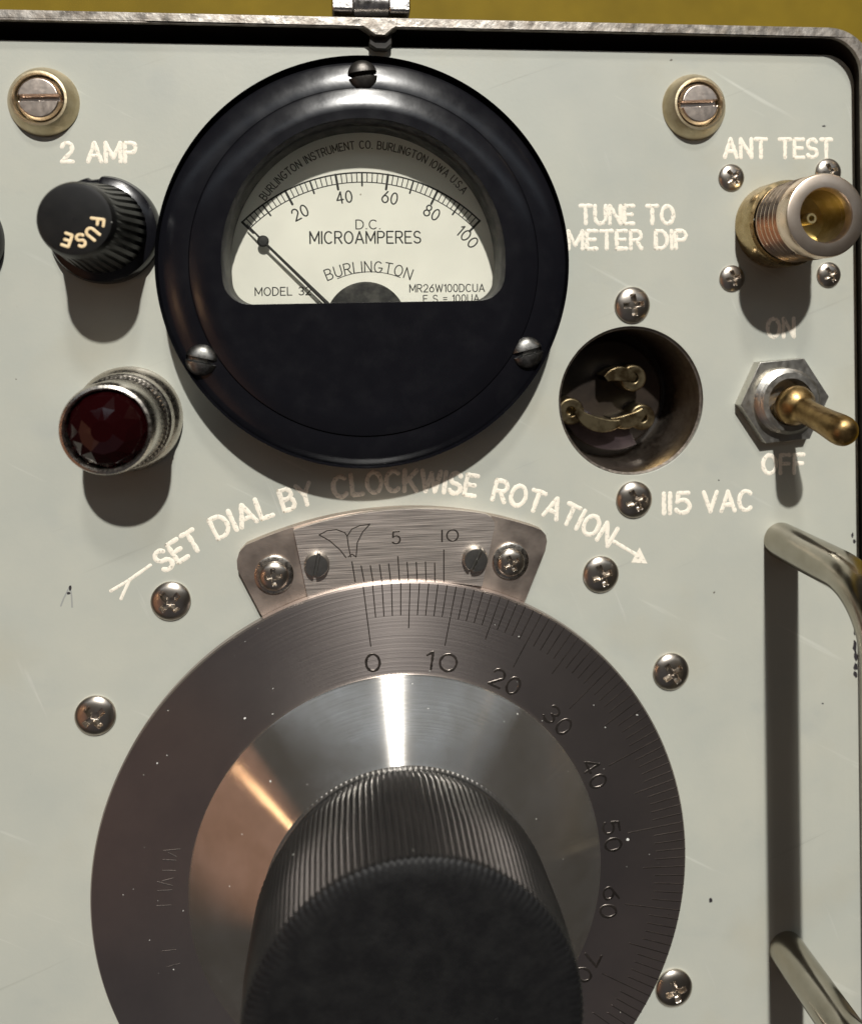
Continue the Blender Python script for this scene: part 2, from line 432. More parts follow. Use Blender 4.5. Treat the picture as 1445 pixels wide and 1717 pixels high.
def stroke(mb, pts, w, t, z=0.0, jit=0.0):
    """one engraved / printed line: a low rounded bead with round ends, w half width, t height"""
    P = [Vector((p[0], p[1])) for p in pts]
    Q = [P[0]]
    for p in P[1:]:
        if (p - Q[-1]).length > 1e-6: Q.append(p)
    P = Q
    runs, cur = [], [P[0]]
    for i in range(1, len(P)):
        cur.append(P[i])
        if i < len(P) - 1:
            a = (P[i] - P[i - 1]).normalized(); b = (P[i + 1] - P[i]).normalized()
            if a.dot(b) < 0.75: runs.append(cur); cur = [P[i]]
    runs.append(cur)
    PR = [(-1, 0), (-.8, .8), (0, 1), (.8, .8), (1, 0)]
    for run in runs:
        if len(run) < 2: continue
        if jit:                                        # finer steps so the edge can wander
            fine = []
            for a, b in zip(run, run[1:]):
                k = max(1, int((b - a).length / (w * 1.2)))
                fine += [a + (b - a) * (i / k) for i in range(k)]
            run = fine + [run[-1]]
        rows = []
        for i, p in enumerate(run):
            d = (run[min(i + 1, len(run) - 1)] - run[max(i - 1, 0)]).normalized()
            n = Vector((-d.y, d.x))
            ww = w * (1 + random.uniform(-jit, jit))
            o = n * random.uniform(-jit, jit) * w * .4 if jit else Vector((0, 0))
            rows.append([(p.x + o.x + n.x * a * ww, p.y + o.y + n.y * a * ww, z + h * t) for a, h in PR])
        loft(rows, False, mb)
        for end, nxt in ((run[0], run[1]), (run[-1], run[-2])):
            d = (end - nxt).normalized(); a0 = atan2(d.y, d.x) - pi / 2
            rings = [[(end.x, end.y, z + t)] * 7,
                     [(end.x + .75 * w * cos(a0 + pi * k / 6), end.y + .75 * w * sin(a0 + pi * k / 6), z + .75 * t) for k in range(7)],
                     [(end.x + w * cos(a0 + pi * k / 6), end.y + w * sin(a0 + pi * k / 6), z) for k in range(7)]]
            loft(rings, False, mb)
    return mb

def layout(text, size, gap=.26):
    x, out = 0.0, []
    for ch in text:
        w, st = FONT[ch]
        out.append((x, w, st)); x += w + gap
    return out, x - gap

def text_line(text, p0, p1, hpx, h=0.0, w=.09, t=.05, mb=None, z=None, jit=0.0, origin=(0, 0)):
    """lettering whose baseline runs between two photo points on the plane h"""
    mb = mb or MB()
    a, b = at(*p0, h), at(*p1, h)
    size = mm(hpx, *p0, h)
    L = (b - a).length; d = (b - a) / L; n = Vector((-d.y, d.x))
    lay, tot = layout(text, size, .27)
    kx = L / (size * tot)
    for x, wd, st in lay:
        for s_ in st:
            pts = [a + d * ((x + p[0]) * kx * size) + n * (p[1] * size) - Vector(origin) for p in s_]
            stroke(mb, pts, w * size, t, h if z is None else z, jit)
    return mb

def circ3(a, b, c):
    ax, ay, bx, by, cx, cy = *a, *b, *c
    d = 2 * (ax * (by - cy) + bx * (cy - ay) + cx * (ay - by))
    ux = ((ax * ax + ay * ay) * (by - cy) + (bx * bx + by * by) * (cy - ay) + (cx * cx + cy * cy) * (ay - by)) / d
    uy = ((ax * ax + ay * ay) * (cx - bx) + (bx * bx + by * by) * (ax - cx) + (cx * cx + cy * cy) * (bx - ax)) / d
    c_ = Vector((ux, uy)); return c_, (Vector(a) - c_).length

def text_arc(text, c, r, a0, a1, size, z=0.0, w=.09, t=.05, mb=None, jit=0.0, origin=(0, 0)):
    """lettering standing outwards on a circle, clockwise from angle a0 to a1 (degrees from +x); r is the baseline"""
    mb = mb or MB()
    L = radians(a0 - a1) * r
    lay, tot = layout(text, size, .27)
    kx = L / (size * tot)
    for x, wd, st in lay:
        mid = radians(a0) - (x + wd / 2) * kx * size / r
        d = Vector((sin(mid), -cos(mid))); n = Vector((cos(mid), sin(mid)))
        o = Vector(c) + n * r - Vector(origin)
        for s_ in st:
            stroke(mb, [o + d * ((p[0] - wd / 2) * kx * size) + n * (p[1] * size) for p in s_], w * size, t, z, jit)
    return mb

# ------------------------------------------------------------------ setting: the surface below
tb = MB()
prism([(-1500, -1500), (1500, -1500), (1500, 1500), (-1500, 1500)], -112, -100, mb=tb)
tag(link('table_surface', tb, OLIVE), kind='structure')

# ------------------------------------------------------------------ panel and case
PT = at(700, 79).y                    # upper edge of the panel
PR_ = at(1437, 620).x                 # right edge
PL, PB = PR_ - 250.0, PT - 235.0
def rrect(x0, y0, x1, y1, r, n=10):
    out = []
    for cx, cy, a in ((x1 - r, y1 - r, 0), (x0 + r, y1 - r, 90), (x0 + r, y0 + r, 180), (x1 - r, y0 + r, 270)):
        out += [(cx + r * cos(radians(a + 90 * i / n)), cy + r * sin(radians(a + 90 * i / n))) for i in range(n + 1)]
    return out
SOCK = at(1059, 672); SOCK_R = mm(242, 1059, 672) / 2
pm = prism(rrect(PL, PB, PR_, PT, 5.5), -2.2, 0, holes=[circle(SOCK_R, 96, SOCK)])
panel = link('front_panel', pm, PAINT, bevel=0.18)
tag(panel, 'pale grey green painted front panel with cream engraved lettering', 'panel')

INKJ = 0.16
def plabel(mb, name='lettering'):
    return link(name, mb, INK, panel, angle=60)
plabel(text_line('2 AMP', (104, 270.5), (228, 270.5), 33, w=.113, jit=INKJ))
plabel(text_line('ANT TEST', (1215, 263), (1394, 263.5), 29, w=.113, jit=INKJ))
plabel(text_line('METER DIP', (953, 417), (1150, 416), 29, w=.113, jit=INKJ * 1.5, mb=text_line('TUNE TO', (973, 374.5), (1129, 374.5), 29, w=.113, jit=INKJ * 1.5)))
plabel(text_line('ON', (1287, 565), (1331, 564), 29, w=.113, jit=INKJ))
plabel(text_line('OFF', (1279, 794), (1347, 792.5), 29, w=.113, jit=INKJ))
mb = text_line('||5', (1113, 861), (1156, 859.5), 32, w=.113, jit=INKJ)
plabel(text_line('VAC', (1180, 858), (1260, 855), 31, w=.113, jit=INKJ, mb=mb))
cA, rA = circ3(at(282, 934), at(680, 806), at(1006, 889))      # letter centres lie on this circle
def ang(u, v, c=cA, h=0):
    p = at(u, v, h) - c; return math.degrees(atan2(p.y, p.x))
sz = mm(34, 680, 806)
def arcword(word, pa, pb, mb):
    return text_arc(word, cA, rA - sz / 2, ang(*pa), ang(*pb), sz, w=.113, jit=INKJ, mb=mb)
mb = MB()
arcword('SET', (262, 940), (331, 902), mb)
arcword('DIAL', (357, 887), (452, 848), mb)
arcword('BY', (472, 840), (521, 822), mb)
arcword('CLOCKWISE', (557, 807), (800, 807), mb)
arcword('ROTATION', (830, 818), (1026, 903), mb)
plabel(mb)
def pl(pts, px, jit=.1, mb=None):
    mb = mb or MB()
    return stroke(mb, [at(*p) for p in pts], mm(px, *pts[0]) / 2, .05, 0, jit)
plabel(pl([(217, 973), (203, 1004)], 6, mb=pl([(252, 948), (215, 974), (186, 991)], 6)), 'arrow_tail')
ah = [at(1058, 943), at(1085, 945), at(1072, 918)]
mb = pl([(1029, 908), (1068, 931)], 6)
prism([tuple(p) for p in (ah if (ah[1] - ah[0]).cross(ah[2] - ah[0]) > 0 else ah[::-1])], -.02, .045, mb=mb)
plabel(mb, 'arrow_head')
# paint chips and scrapes
def blot(u, v, ru, rv, k=9, seed=1):
    rnd = random.Random(seed)
    ring = [at(u + ru * cos(2 * pi * i / k) * rnd.uniform(.6, 1.15), v - rv * sin(2 * pi * i / k) * rnd.uniform(.6, 1.15)) for i in range(k)]
    link('paint_chip', prism([tuple(p) for p in ring], -.03, .012), CHIP, panel)
for i, (u, v, a, b) in enumerate([(1433, 1060, 2, 7), (1433, 1084, 4, 12), (1434.5, 1100, 3.5, 9), (1434.5, 1118, 4, 8), (1434, 1131, 4, 6), (1429, 898, 2, 5), (1432, 908, 3, 4),
                                  (1191, 1510, 4, 5), (118, 986, 3, 6), (115, 995, 4, 3), (1381, 211, 4, 1.6), (1379, 1180, 2, 1.5), (1205, 805, 1.5, 1.5)]):
    blot(u, v, a, b, seed=i)
mb = MB()
stroke(mb, [at(*p) for p in ((102, 1016), (107, 1003), (117, 984), (120, 999), (121, 1018))], .14, .01)
link('scrape', mb, mat('scrape', (0.3, 0.31, 0.29), 0.5), panel)

# case: rim, walls, floor of the gap, lug and latch
RH = 3.0
y_in, y_out = at(700, 47, RH).y, at(700, 30, RH).y
x_in, x_out = at(1450, 620, RH).x, at(1474, 620, RH).x
case = thing('instrument_case', 'worn grey metal instrument case with olive surface beyond its top rim', 'case', ((PL + PR_) / 2, (PT + PB) / 2), -100)
ox, oy = (PL + PR_) / 2, (PT + PB) / 2
def sub(ring): return [(x - ox, y - oy) for x, y in ring]
gl, gb = PL - (x_in - PR_), PB - (y_in - PT)
wl_, wb_ = gl - 2.5, gb - 2.5
inner = rrect(gl, gb, x_in, y_in, 6.5); outer = rrect(wl_, wb_, x_out, y_out, 9.0)
mbw = prism(sub(outer), 0, 100 + RH - .8, holes=[sub(rrect(gl - .8, gb - .8, x_in + .8, y_in + .8, 7))])
link('wall', mbw, DARK, case)
rim = link('rim', prism(sub(outer), 100 + RH - .8, 100 + RH, holes=[sub(inner)]), RIM, case, bevel=0.35)
link('inside', prism(sub(rrect(gl - .7, gb - .7, x_in + .7, y_in + .7, 7)), 84, 85), DARK, case)
lug = [at(*p, RH) for p in ((600, 30), (600, 39), (614, 47), (628, 57.5), (648, 58), (660, 47), (666, 44), (668, 32))]
link('lug', prism(sub([tuple(p) for p in lug]), 100 + RH - 2.5, 100 + RH + .02), RIM, case, bevel=.2)
lug2 = [at(*p, 0.3) for p in ((622, 40), (618, 78), (628, 85), (648, 86), (656, 78), (655, 40))]
link('hook', prism(sub([tuple(p) for p in lug2]), 99.2, 100 + RH - 1.2), DARK, case, bevel=.2)
lz = RH - .6
def box_px(u0, v0, u1, v1, z0, z1, mb, h):
    a, b = at(u0, v1, h), at(u1, v0, h)
    return prism(sub([(a.x, a.y), (b.x, a.y), (b.x, b.y), (a.x, b.y)]), z0, z1, mb=mb)
mb = MB()
box_px(556, -60, 592, 17, 100 - 12, 100 + lz, mb, lz)
box_px(652, -60, 687, 20, 100 - 12, 100 + lz, mb, lz)
latch = link('latch', mb, ZINC, case, bevel=.5)
a, b = at(593, 2, lz), at(651, 2, lz)
cyl = tube([(a.x - ox, a.y - oy + .3, 100 + lz - 1.9), (b.x - ox, b.y - oy + .3, 100 + lz - 1.9)], 2.3, 28)
link('roll', cyl, ZINC, latch)

# ------------------------------------------------------------------ screws
def cup(prof_z, R_, cut, nr=44, na=144, edge=.35):
    """round screw head as a polar sheet: prof_z(r/R) dome height, cut(x, y) depth of the recess"""
    vs, fs = [], []
    for j in range(nr + 1):
        r = j / nr
        for i in range(na):
            a = 2 * pi * i / na
            x, y = r * cos(a), r * sin(a)
            vs.append((x * R_, y * R_, prof_z(r) - cut(x, y)))
    for i in range(na): vs.append((R_ * cos(2 * pi * i / na) * .985, R_ * sin(2 * pi * i / na) * .985, -.1))
    for j in range(nr + 1):
        for i in range(na):
            k = (i + 1) % na
            fs.append((j * na + i, (j + 1) * na + i, (j + 1) * na + k, j * na + k))
    return MB().add(vs, fs)

def sm(x, a, b):
    t = max(0, min(1, (x - a) / (b - a))); return t * t * (3 - 2 * t)
def cross_cut(depth):
    def f(x, y):
        ax, ay = abs(x), abs(y)
        arm = max((1 - sm(ay, .12, .155)) * (1 - sm(ax, .46, .60)), (1 - sm(ax, .12, .155)) * (1 - sm(ay, .46, .60)))
        hub = 1 - sm(ax + ay, .26, .34)
        return depth * max(arm * (1 - .45 * max(ax, ay)), hub)
    return f
def slot_cut(depth, w=.10):
    return lambda x, y: depth * (1 - sm(abs(y), w, w + .035))
def pan(H): return lambda r: H * (1 - .42 * r * r - .30 * r ** 6) if r < .999 else H * .24
PHIL = {}
def phillips(xy, r, rot, label, z=0.0, group='cross-head screws on the panel', dz=None):
    t = thing('cross_head_screw', label, 'screw', xy, z, group)
    key = 'm'
    if key not in PHIL:
        o = link('head', cup(pan(1.25), 3.3, cross_cut(1.15)), SCREWM, t, angle=40)
        PHIL[key] = o.data
    else:
        o = bpy.data.objects.new('head', PHIL[key]); COL.objects.link(o); o.parent = t
    o.scale = (r / 3.3, r / 3.3, r / 3.3)
    o.rotation_euler = (0, 0, radians(rot))
    return t
def scr(u, v, px, rot, label, g):
    h = .8
    phillips(at(u, v, h), mm(px, u, v, h) / 2, rot, label, group=g)
G1 = 'cross-head screws on the panel'
scr(285, 1010, 68, 40, 'dark cross-head screw right under the forked tail of the curved arrow', G1)
scr(158, 1203, 70, 35, 'dark cross-head screw alone on the bare panel left of the big dial', G1)
scr(1009, 965, 60, 20, 'cross-head screw just below the curved arrow head', G1)
scr(1127, 1129, 60, 35, 'cross-head screw right of the dial, between arrow head and lower handle leg', G1)
scr(1132, 1662, 61, 15, 'cross-head screw at the bottom right beside the dial edge', G1)
scr(1062, 511, 59, 5, 'shiny cross-head screw above the round power socket', G1)
scr(1065, 839, 60, 25, 'shiny cross-head screw below the power socket, left of 115 VAC', G1)
G2 = 'small screws round the antenna connector'
scr(1229, 296, 43, 40, 'small cross-head screw under the letter A of ANT TEST', G2)
scr(1392, 287, 43, 20, 'small cross-head screw half hidden behind the connector rim', G2)
scr(1230, 466, 42, 15, 'small cross-head screw below left of the connector', G2)
scr(1393, 460, 40, 30, 'small cross-head screw below right of the connector', G2)

def slot_head(R_, H, depth, w=.10): return cup(pan(H), R_, slot_cut(depth, w))
def flat_slot(R_, H, depth, w=.09):
    return cup(lambda r: H * (1 - .05 * r * r - .5 * max(0, r - .88) / .12), R_, slot_cut(depth, w))

def captive(u, v, px_out, label, rot, tilt_px):
    h = 1.0
    c = at(u, v, h); ro = mm(px_out, u, v, h) / 2
    t = thing('panel_screw', label, 'screw', c, 0, 'large slotted panel screws')
    link('cup_washer', lathe([(ro, 0), (ro * .99, .35), (ro * .93, 1.0), (ro * .84, 2.0), (ro * .78, 2.5), (ro * .72, 2.55), (ro * .68, 2.2), (ro * .66, .6), (0.3, .5)], 72), BRASSY, t)
    o = link('head', flat_slot(ro * .62, 1.3, 1.0, .115), PINKISH, t, loc=(0, 0, 1.5)); o.rotation_euler = (0, 0, radians(rot))
captive(70, 168, 122, 'slotted panel screw in brass cup washer above 2 AMP', 1.5, 0)
captive(1167, 177, 106, 'slotted panel screw in brass cup washer above ANT TEST', 3, 0)

# ------------------------------------------------------------------ fuse holder
def fuse_holder(xy, label, group):
    t = thing('fuse_holder', label, 'fuse holder', xy, 0, group)
    R0 = 8.9
    def notch(a, j):
        d = abs((a - radians(97) + pi) % (2 * pi) - pi)
        return 1 - .055 * (1 - sm(d, .07, .14))
    link('flange', lathe([(R0, 0), (R0, 1.6), (R0 * .96, 2.5), (R0 * .86, 3.0), (6.6, 3.2)], 180, mod=lambda a, j: notch(a, j) if j < 4 else 1), BAKE, t)
    nf = 32
    def flute(a, j):
        return 1 - (.085 if 0 < j < 5 else 0) * max(0, cos(nf * a)) ** .5
    link('cap', lathe([(7.2, 3.0), (7.25, 3.6), (7.0, 6), (6.5, 9), (6.0, 12), (5.75, 14.6), (5.6, 15.2), (5.25, 15.9), (4.6, 16.0), (.05, 16.0)], nf * 8, mod=flute), KNOBM, t, angle=50)
    mb = MB()
    # FUSE reads along the lower right of the cap, tops towards the centre
    for k, ch in enumerate('FUSE'):
        wd, st = FONT[ch]
        a = radians((-8, -41, -75, -110)[k])
        n = Vector((cos(a), sin(a))); dr = Vector((sin(a), -cos(a)))
        size = 1.8
        for s_ in st:
            stroke(mb, [n * (2.35 + (p[1]) * size) + dr * ((p[0] - wd / 2) * size * .9) for p in s_], .22, .03, 16.0)
    link('lettering', mb, GOLDINK, t)
    return t
fuse_holder(at(171, 384, 2.5), 'black round fuse holder below 2 AMP with FUSE on its cap', 'fuse holders')
fuse_holder(at(-101, 402, 2.5), 'black fuse holder cut off by the left edge, a dark sliver', 'fuse holders')

# ------------------------------------------------------------------ pilot lamp
c = at(214, 703, 1.0); k = .97
pt = thing('pilot_lamp', 'pilot lamp with dark red faceted jewel in a nickel bezel', 'lamp', c)
R0 = mm(184, 214, 703, 1.2) / 2
link('base', lathe([(R0, 0), (R0, .9), (R0 * .985, 1.5), (R0 * .95, 2.2), (R0 * .91, 2.6), (R0 * .89, 4.4), (R0 * .86, 4.7), (R0 * .84, 4.8)], 96), NICKEL, pt)
link('knurled_ring', lathe([(R0 * .84, 4.7), (R0 * .865, 5.0), (R0 * .865, 6.0), (R0 * .82, 6.3)], 360, mod=lambda a, j: 1 - (.018 if j in (1, 2) else 0) * (.5 + .5 * cos(60 * a))), NICKEL, pt)
rt = 6.75
link('bezel', lathe([(R0 * .82, 6.2), (R0 * .80, 7.2), (rt * 1.06, 7.6), (rt * 1.06, 11.8), (rt * 1.04, 12.8), (rt, 13.4), (rt * .94, 13.55), (rt * .9, 13.2), (rt * .89, 11.6)], 96), NICKEL, pt)
vs, fs = [], []
rings = [(rt * .9, 12.2, 12, 0), (rt * .78, 13.5, 12, .5), (rt * .52, 14.8, 12, 0), (rt * .24, 15.3, 12, .5)]
for r, z, n, o in rings:
    for i in range(n): vs.append((r * cos(2 * pi * (i + o) / n), r * sin(2 * pi * (i + o) / n), z))
for j in range(3):
    for i in range(12):
        k_ = (i + 1) % 12
        a, b, c2, d = j * 12 + i, j * 12 + k_, (j + 1) * 12 + i, (j + 1) * 12 + k_
        if j % 2 == 0: fs += [(a, b, c2), (c2, b, d)]
        else: fs += [(a, d, c2), (a, b, d)]
fs.append(tuple(36 + i for i in range(12)))
link('jewel', MB().add(vs, fs), JEWEL, pt, flat=True)

# ------------------------------------------------------------------ panel meter
FH = 7.8
DP = 1.4                                # height of the printed card
mc = at(616, 440.5, FH); MR = 346.6 / F * (D - FH) * .99
mt = thing('panel_meter', 'round black panel meter with white microampere scale', 'meter', mc)
def ml(u, v, h):
    p = at(u, v, h) - mc; return (p.x, p.y)
BR = MR * .845
link('flange', lathe([(MR * .985, 0), (MR * .99, 6), (MR, 8.5), (MR, FH - 1.2), (MR * .993, FH - .7), (MR * .98, FH - .38), (BR + .9, FH + .38), (BR + .06, FH + .42), (BR, FH + .1)], 200), BAKE, mt, angle=25)
# window: a D cut out of the raised front
BH = FH + 1.5
def dshape(h, u0, u1, vtop, vbot, rr):
    a = ml(u0, vbot, h); b = ml(u1, vbot, h); top = ml((u0 + u1) / 2, vtop, h)
    cx = (a[0] + b[0]) / 2; r = (b[0] - a[0]) / 2; cy = top[1] - r; yb = (a[1] + b[1]) / 2
    pts = []
    a_s = math.asin(max(-1, min(1, (yb + rr - cy) / (r - rr))))         # centre of corner rounding
    ccx = (r - rr) * cos(a_s); ccy = yb + rr - cy
    n = 48
    for i in range(n + 1):
        t = a_s + (pi - 2 * a_s) * i / n
        pts.append((cx + r * cos(t), cy + r * sin(t)))
    for i in range(1, 11):
        t = pi - a_s + (radians(270) - (pi - a_s)) * i / 10
        pts.append((cx - ccx + rr * cos(t), cy + ccy + rr * sin(t)))
    for i in range(0, 10):
        t = radians(270) + (2 * pi + a_s - radians(270)) * i / 10
        pts.append((cx + ccx + rr * cos(t), cy + ccy + rr * sin(t)))
    return pts
win = dshape(BH, 372, 849, 197, 507, 4.2)
BI = BR * .87
body = prism(circle(BI, 160), BH - 1.0, BH, holes=[win], bottom=False)
body.f = [f for f in body.f if not (len(f) == 4 and all(hypot(body.v[i][0], body.v[i][1]) > BI * .995 for i in f))]
lathe([(BR - .02, FH - .2), (BR - .03, FH + .5), (BR - .15, FH + .72), (BR - .5, BH - .64), (BI + 1.2, BH - .12), (BI + .3, BH - .01), (BI, BH)], 160, body)
link('front_cover', body, BAKE, mt, angle=28)
ix = [((x - 0) , y) for x, y in win]
wcx = sum(p[0] for p in win) / len(win); wcy = min(p[1] for p in win)
w1 = [(wcx + (x - wcx) * .972, wcy + (y - wcy) * .972 + .02, DP + 1.2) for x, y in win]
link('window_surround', loft([[(x, y, BH + .01) for x, y in win], [(wcx + (x - wcx) * .992, wcy + (y - wcy) * .992 + .02, BH - .35) for x, y in win], [(wcx + (x - wcx) * .985, wcy + (y - wcy) * .985 + .02, BH - 2.6) for x, y in win], w1]), BAKE_DUSTY, mt, angle=50)
link('scale_card', prism(circle(BR * .97, 96), DP - .6, DP), PLATE, mt)
link('glass', prism([(x * .995, y * .995) for x, y in [(wcx + (x - wcx) * .99, wcy + (y - wcy) * .99) for x, y in win]], BH - 3.2, BH - 2.9), GLASS, mt)
# scale
pc = Vector(ml(612.5, 570.5, DP)); Ro = (Vector(ml(612.5, 289, DP)) - pc).length; Ri = (Vector(ml(612.5, 305, DP)) - pc).length
pxm = mm(1, 612, 420, DP)
SA = 44.8
mb = MB()
def sarc(r, a0, a1, w, n=60, c=pc): stroke(mb, [c + Vector((sin(radians(a0 + (a1 - a0) * i / n)), cos(radians(a0 + (a1 - a0) * i / n)))) * r for i in range(n + 1)], w, .02, DP)
sarc(Ro, -SA, SA, .14); sarc(Ri, -SA, SA, .09)
for i in range(51):
    a = radians(-SA + 2 * SA * i / 50); d = Vector((sin(a), cos(a)))
    if i % 10 == 0: r1, w = Ri - 9 * pxm, .20
    elif i % 5 == 0: r1, w = Ri - 6 * pxm, .15
    else: r1, w = Ri, .085
    stroke(mb, [pc + d * Ro, pc + d * r1], w, .02, DP)
link('scale_marks', mb, BLACKINK, mt)
mb = MB()
for v_, (u, v) in {'20': (503, 356), '40': (577, 330), '60': (653.5, 331), '80': (724, 356), '100': (784, 397)}.items():
    p = Vector(ml(u, v, DP)) - pc
    a = 90 - math.degrees(atan2(p.x, p.y)); sz_ = 19 * pxm; r = p.length - sz_ / 2
    half = math.degrees((.70 * len(v_) * 19 * pxm * .5 + .06) / p.length)
    text_arc(v_, pc, r, a + half * .92, a - half * .92, sz_, DP, .065, .02, mb)
mo = mc
def mtext(s_, p0, p1, hp, w=.065, m_=None): return text_line(s_, p0, p1, hp, DP, w, .02, mb, DP, 0.0, mo)
mtext('D.C.', (597, 383.5), (637, 383.5), 15); mtext('MICROAMPERES', (520, 408), (705, 407), 20)
mtext('MODEL 32', (428, 495.5), (521, 494), 13.5, .07); mtext('MR26W100DCUA', (687, 489.5), (812, 488.5), 12.5, .07); mtext('F S = 100UA', (710, 507), (803, 505.5), 12, .07)
bc, br_ = circ3(ml(553, 459, DP), ml(618, 447, DP), ml(683, 458, DP))
def mang(u, v, c): p = Vector(ml(u, v, DP)) - c; return math.degrees(atan2(p.y, p.x))
bs = 18 * pxm
text_arc('BURLINGTON', bc, br_ - bs / 2, mang(546, 462, bc), mang(690, 461, bc), bs, DP, .055, .02, mb)
a0, a1 = mang(564, 467, bc), mang(672, 464, bc)
uc, ur = circ3(ml(566, 467, DP), ml(618, 455.5, DP), ml(671, 465, DP))
a0, a1 = mang(566, 467, uc), mang(671, 465, uc)
stroke(mb, [uc + Vector((cos(radians(a0 + (a1 - a0) * i / 20)), sin(radians(a0 + (a1 - a0) * i / 20)))) * ur for i in range(21)], .07, .02, DP)
link('lettering', mb, BLACKINK, mt)
mb = MB()
tc_, tr = circ3(ml(446, 324, DP), ml(614, 242, DP), ml(776, 316, DP))
ts = 12.5 * pxm
text_arc('BURLINGTON INSTRUMENT CO. BURLINGTON IOWA U.S.A', tc_, tr - ts / 2, mang(438, 331, tc_), mang(781, 320, tc_), ts, DP, .075, .02, mb)
link('maker_lettering', mb, GREYINK, mt)
# pointer
mb = MB()
PZ = 2.8
pp = Vector(ml(612.5, 570.5, PZ)); ptip = Vector(ml(414, 376, PZ)); ball = Vector(ml(441, 404, PZ))
d = (ptip - pp).normalized()
tube([(*pp, PZ), (*(ball), PZ)], [.42, .2], 10, mb); tube([(*ball, PZ), (*ptip, PZ)], [.2, .12], 10, mb)
lathe([(.02, PZ + .3), (.7, PZ + .25), (.98, PZ), (.7, PZ - .25), (.02, PZ - .3)], 24, mb, ctr=tuple(ball))
link('pointer', mb, BLACKINK, mt)
mc2 = Vector(ml(614, 540, DP + .6))
link('movement_cover', lathe([(6.9, DP), (6.9, DP + .4), (6.6, DP + .7), (.1, DP + .8)], 64, ctr=tuple(mc2)), BAKE_DUSTY, mt)
def mscrew(u, v, px, rot, material, name='mounting_screw'):
    h = FH + 1.0
    p = ml(u, v, h)
    o = link(name, slot_head(mm(px, u, v, h) / 2, 1.25, 1.0, .125), material, mt, loc=(p[0], p[1], FH + .05))
    o.rotation_euler = (0, 0, radians(rot))
    return o
BLKSCREW = mat('blackened_screw', (0.06, 0.055, 0.05), 0.4, 0.8, var=.3, scale=1.5, bump=.03, bscale=.5)
GREYSCREW = mat('dull_screw', (0.42, 0.41, 0.38), 0.34, 1.0, col2=(0.33, 0.32, 0.30), scale=1.6, bump=.006, bscale=.4)
OLDSCREW = mat('worn_screw', (0.30, 0.295, 0.28), 0.36, 1.0, col2=(0.13, 0.128, 0.12), scale=1.2, bump=.008, bscale=.4, lo=.4, hi=.6)
mscrew(608, 123, 50, 8, BLKSCREW); mscrew(336, 604, 55, -13, OLDSCREW); mscrew(886, 591, 52, 13, OLDSCREW)

# ------------------------------------------------------------------ antenna connector
c = at(1303, 378, .8)
co = thing('coaxial_connector', 'threaded brass coaxial antenna connector below ANT TEST', 'connector', c)
rb_ = mm(134, 1303, 378, 1) / 2
rt = mm(134, 1392, 357, 15.5) / 2
link('body', lathe([(rb_, -.5), (rb_, 4.6), (rb_ * .985, 5.0), (rb_ * .9, 5.1)], 96), BRONZE, co)
prof = [(rt * .96, 5.0), (rt * .96, 5.6)]
z = 5.6
for i in range(5):
    prof += [(rt * .95, z + .2), (rt * 1.01, z + .6), (rt * 1.01, z + .75), (rt * .95, z + 1.15)]; z += 1.3
prof += [(rt * .94, z + .1), (rt * .94, z + .5), (rt * 1.0, z + 1.0), (rt * 1.0, 15.0), (rt * .97, 15.5)]
link('rim', lathe([(rt * .97, 15.5), (rt * .93, 15.62), (rt * .66, 15.6), (rt * .63, 15.3), (rt * .62, 13)], 96), RIMMETAL, co)
link('threaded_barrel', lathe(prof, 96), BARREL, co, angle=28)
link('bore', lathe([(rt * .622, 14.0), (rt * .615, 10.0), (rt * .60, 8.0), (rt * .3, 8.0), (.05, 8.0)], 72), GOLD, co)
link('contact', lathe([(1.0, 7.9), (1.0, 11.2), (.85, 11.5), (.5, 11.5), (.45, 11.2), (.45, 9.6), (.02, 9.5)], 40), GOLD, co)

# ------------------------------------------------------------------ power socket
so = thing('power_socket', 'round recessed metal power socket with brass contacts', 'socket', SOCK, -20)
SR = SOCK_R
SHELL = mat('socket_shell', (0.46, 0.40, 0.34), 0.36, 1.0, col2=(0.34, 0.285, 0.235), scale=1.2, rvar=.08, bump=.02, bscale=.4)
link('shell', lathe([(SR * .995, 19.6), (SR * .965, 19.5), (SR * .95, 18.6), (SR * .93, 6), (SR * .9, 1), (SR * .86, .2), (.1, .1)], 96), SHELL, so)
BROWNBAKE = mat('brown_insulator', (0.02, 0.014, 0.01), 0.4, var=.3, scale=3)
link('insulator', lathe([(SR * .80, .2), (SR * .80, 7.2), (SR * .76, 7.8), (SR * .2, 8.0), (.1, 8.0)], 64), BROWNBAKE, so)
def blade(cu, cv, a0, a1, r_px, zt, mb=None):
    """curved contact strip standing on the insulator"""
    h = zt - 20
    c_ = at(cu, cv, h) - SOCK; r = mm(r_px, cu, cv, h); th = 1.15
    n = 14
    vs, rings = [], []
    for i in range(n + 1):
        a = radians(a0 + (a1 - a0) * i / n)
        q = Vector((cos(a), sin(a)))
        w_ = th * (.55 + .6 * sin(pi * i / n))
        i_, o_ = c_ + q * (r - w_), c_ + q * (r + w_)
        rings.append([(i_.x, i_.y, 7.9), (i_.x, i_.y, zt), (o_.x, o_.y, zt), (o_.x, o_.y, 7.9)])
    m_ = loft(rings, True, mb); 
    return m_
CONTACT = mat('contact_brass', (0.33, 0.27, 0.16), 0.36, 1.0, col2=(0.10, 0.07, 0.035), scale=3, lo=.4, hi=.6)
def contact(cu, cv, a0, a1, rp, zt, foot):
    m_ = blade(cu, cv, a0, a1, rp, zt)
    h = zt - 20
    f = at(*foot, h) - SOCK
    lathe([(2.5, 7.9), (2.5, zt - .5), (2.3, zt - .25), (.95, zt - .25), (.9, zt - 2.2), (.02, zt - 2.2)], 28, m_, ctr=(f.x, f.y))
    link('contact', m_, CONTACT, so, bevel=.12)
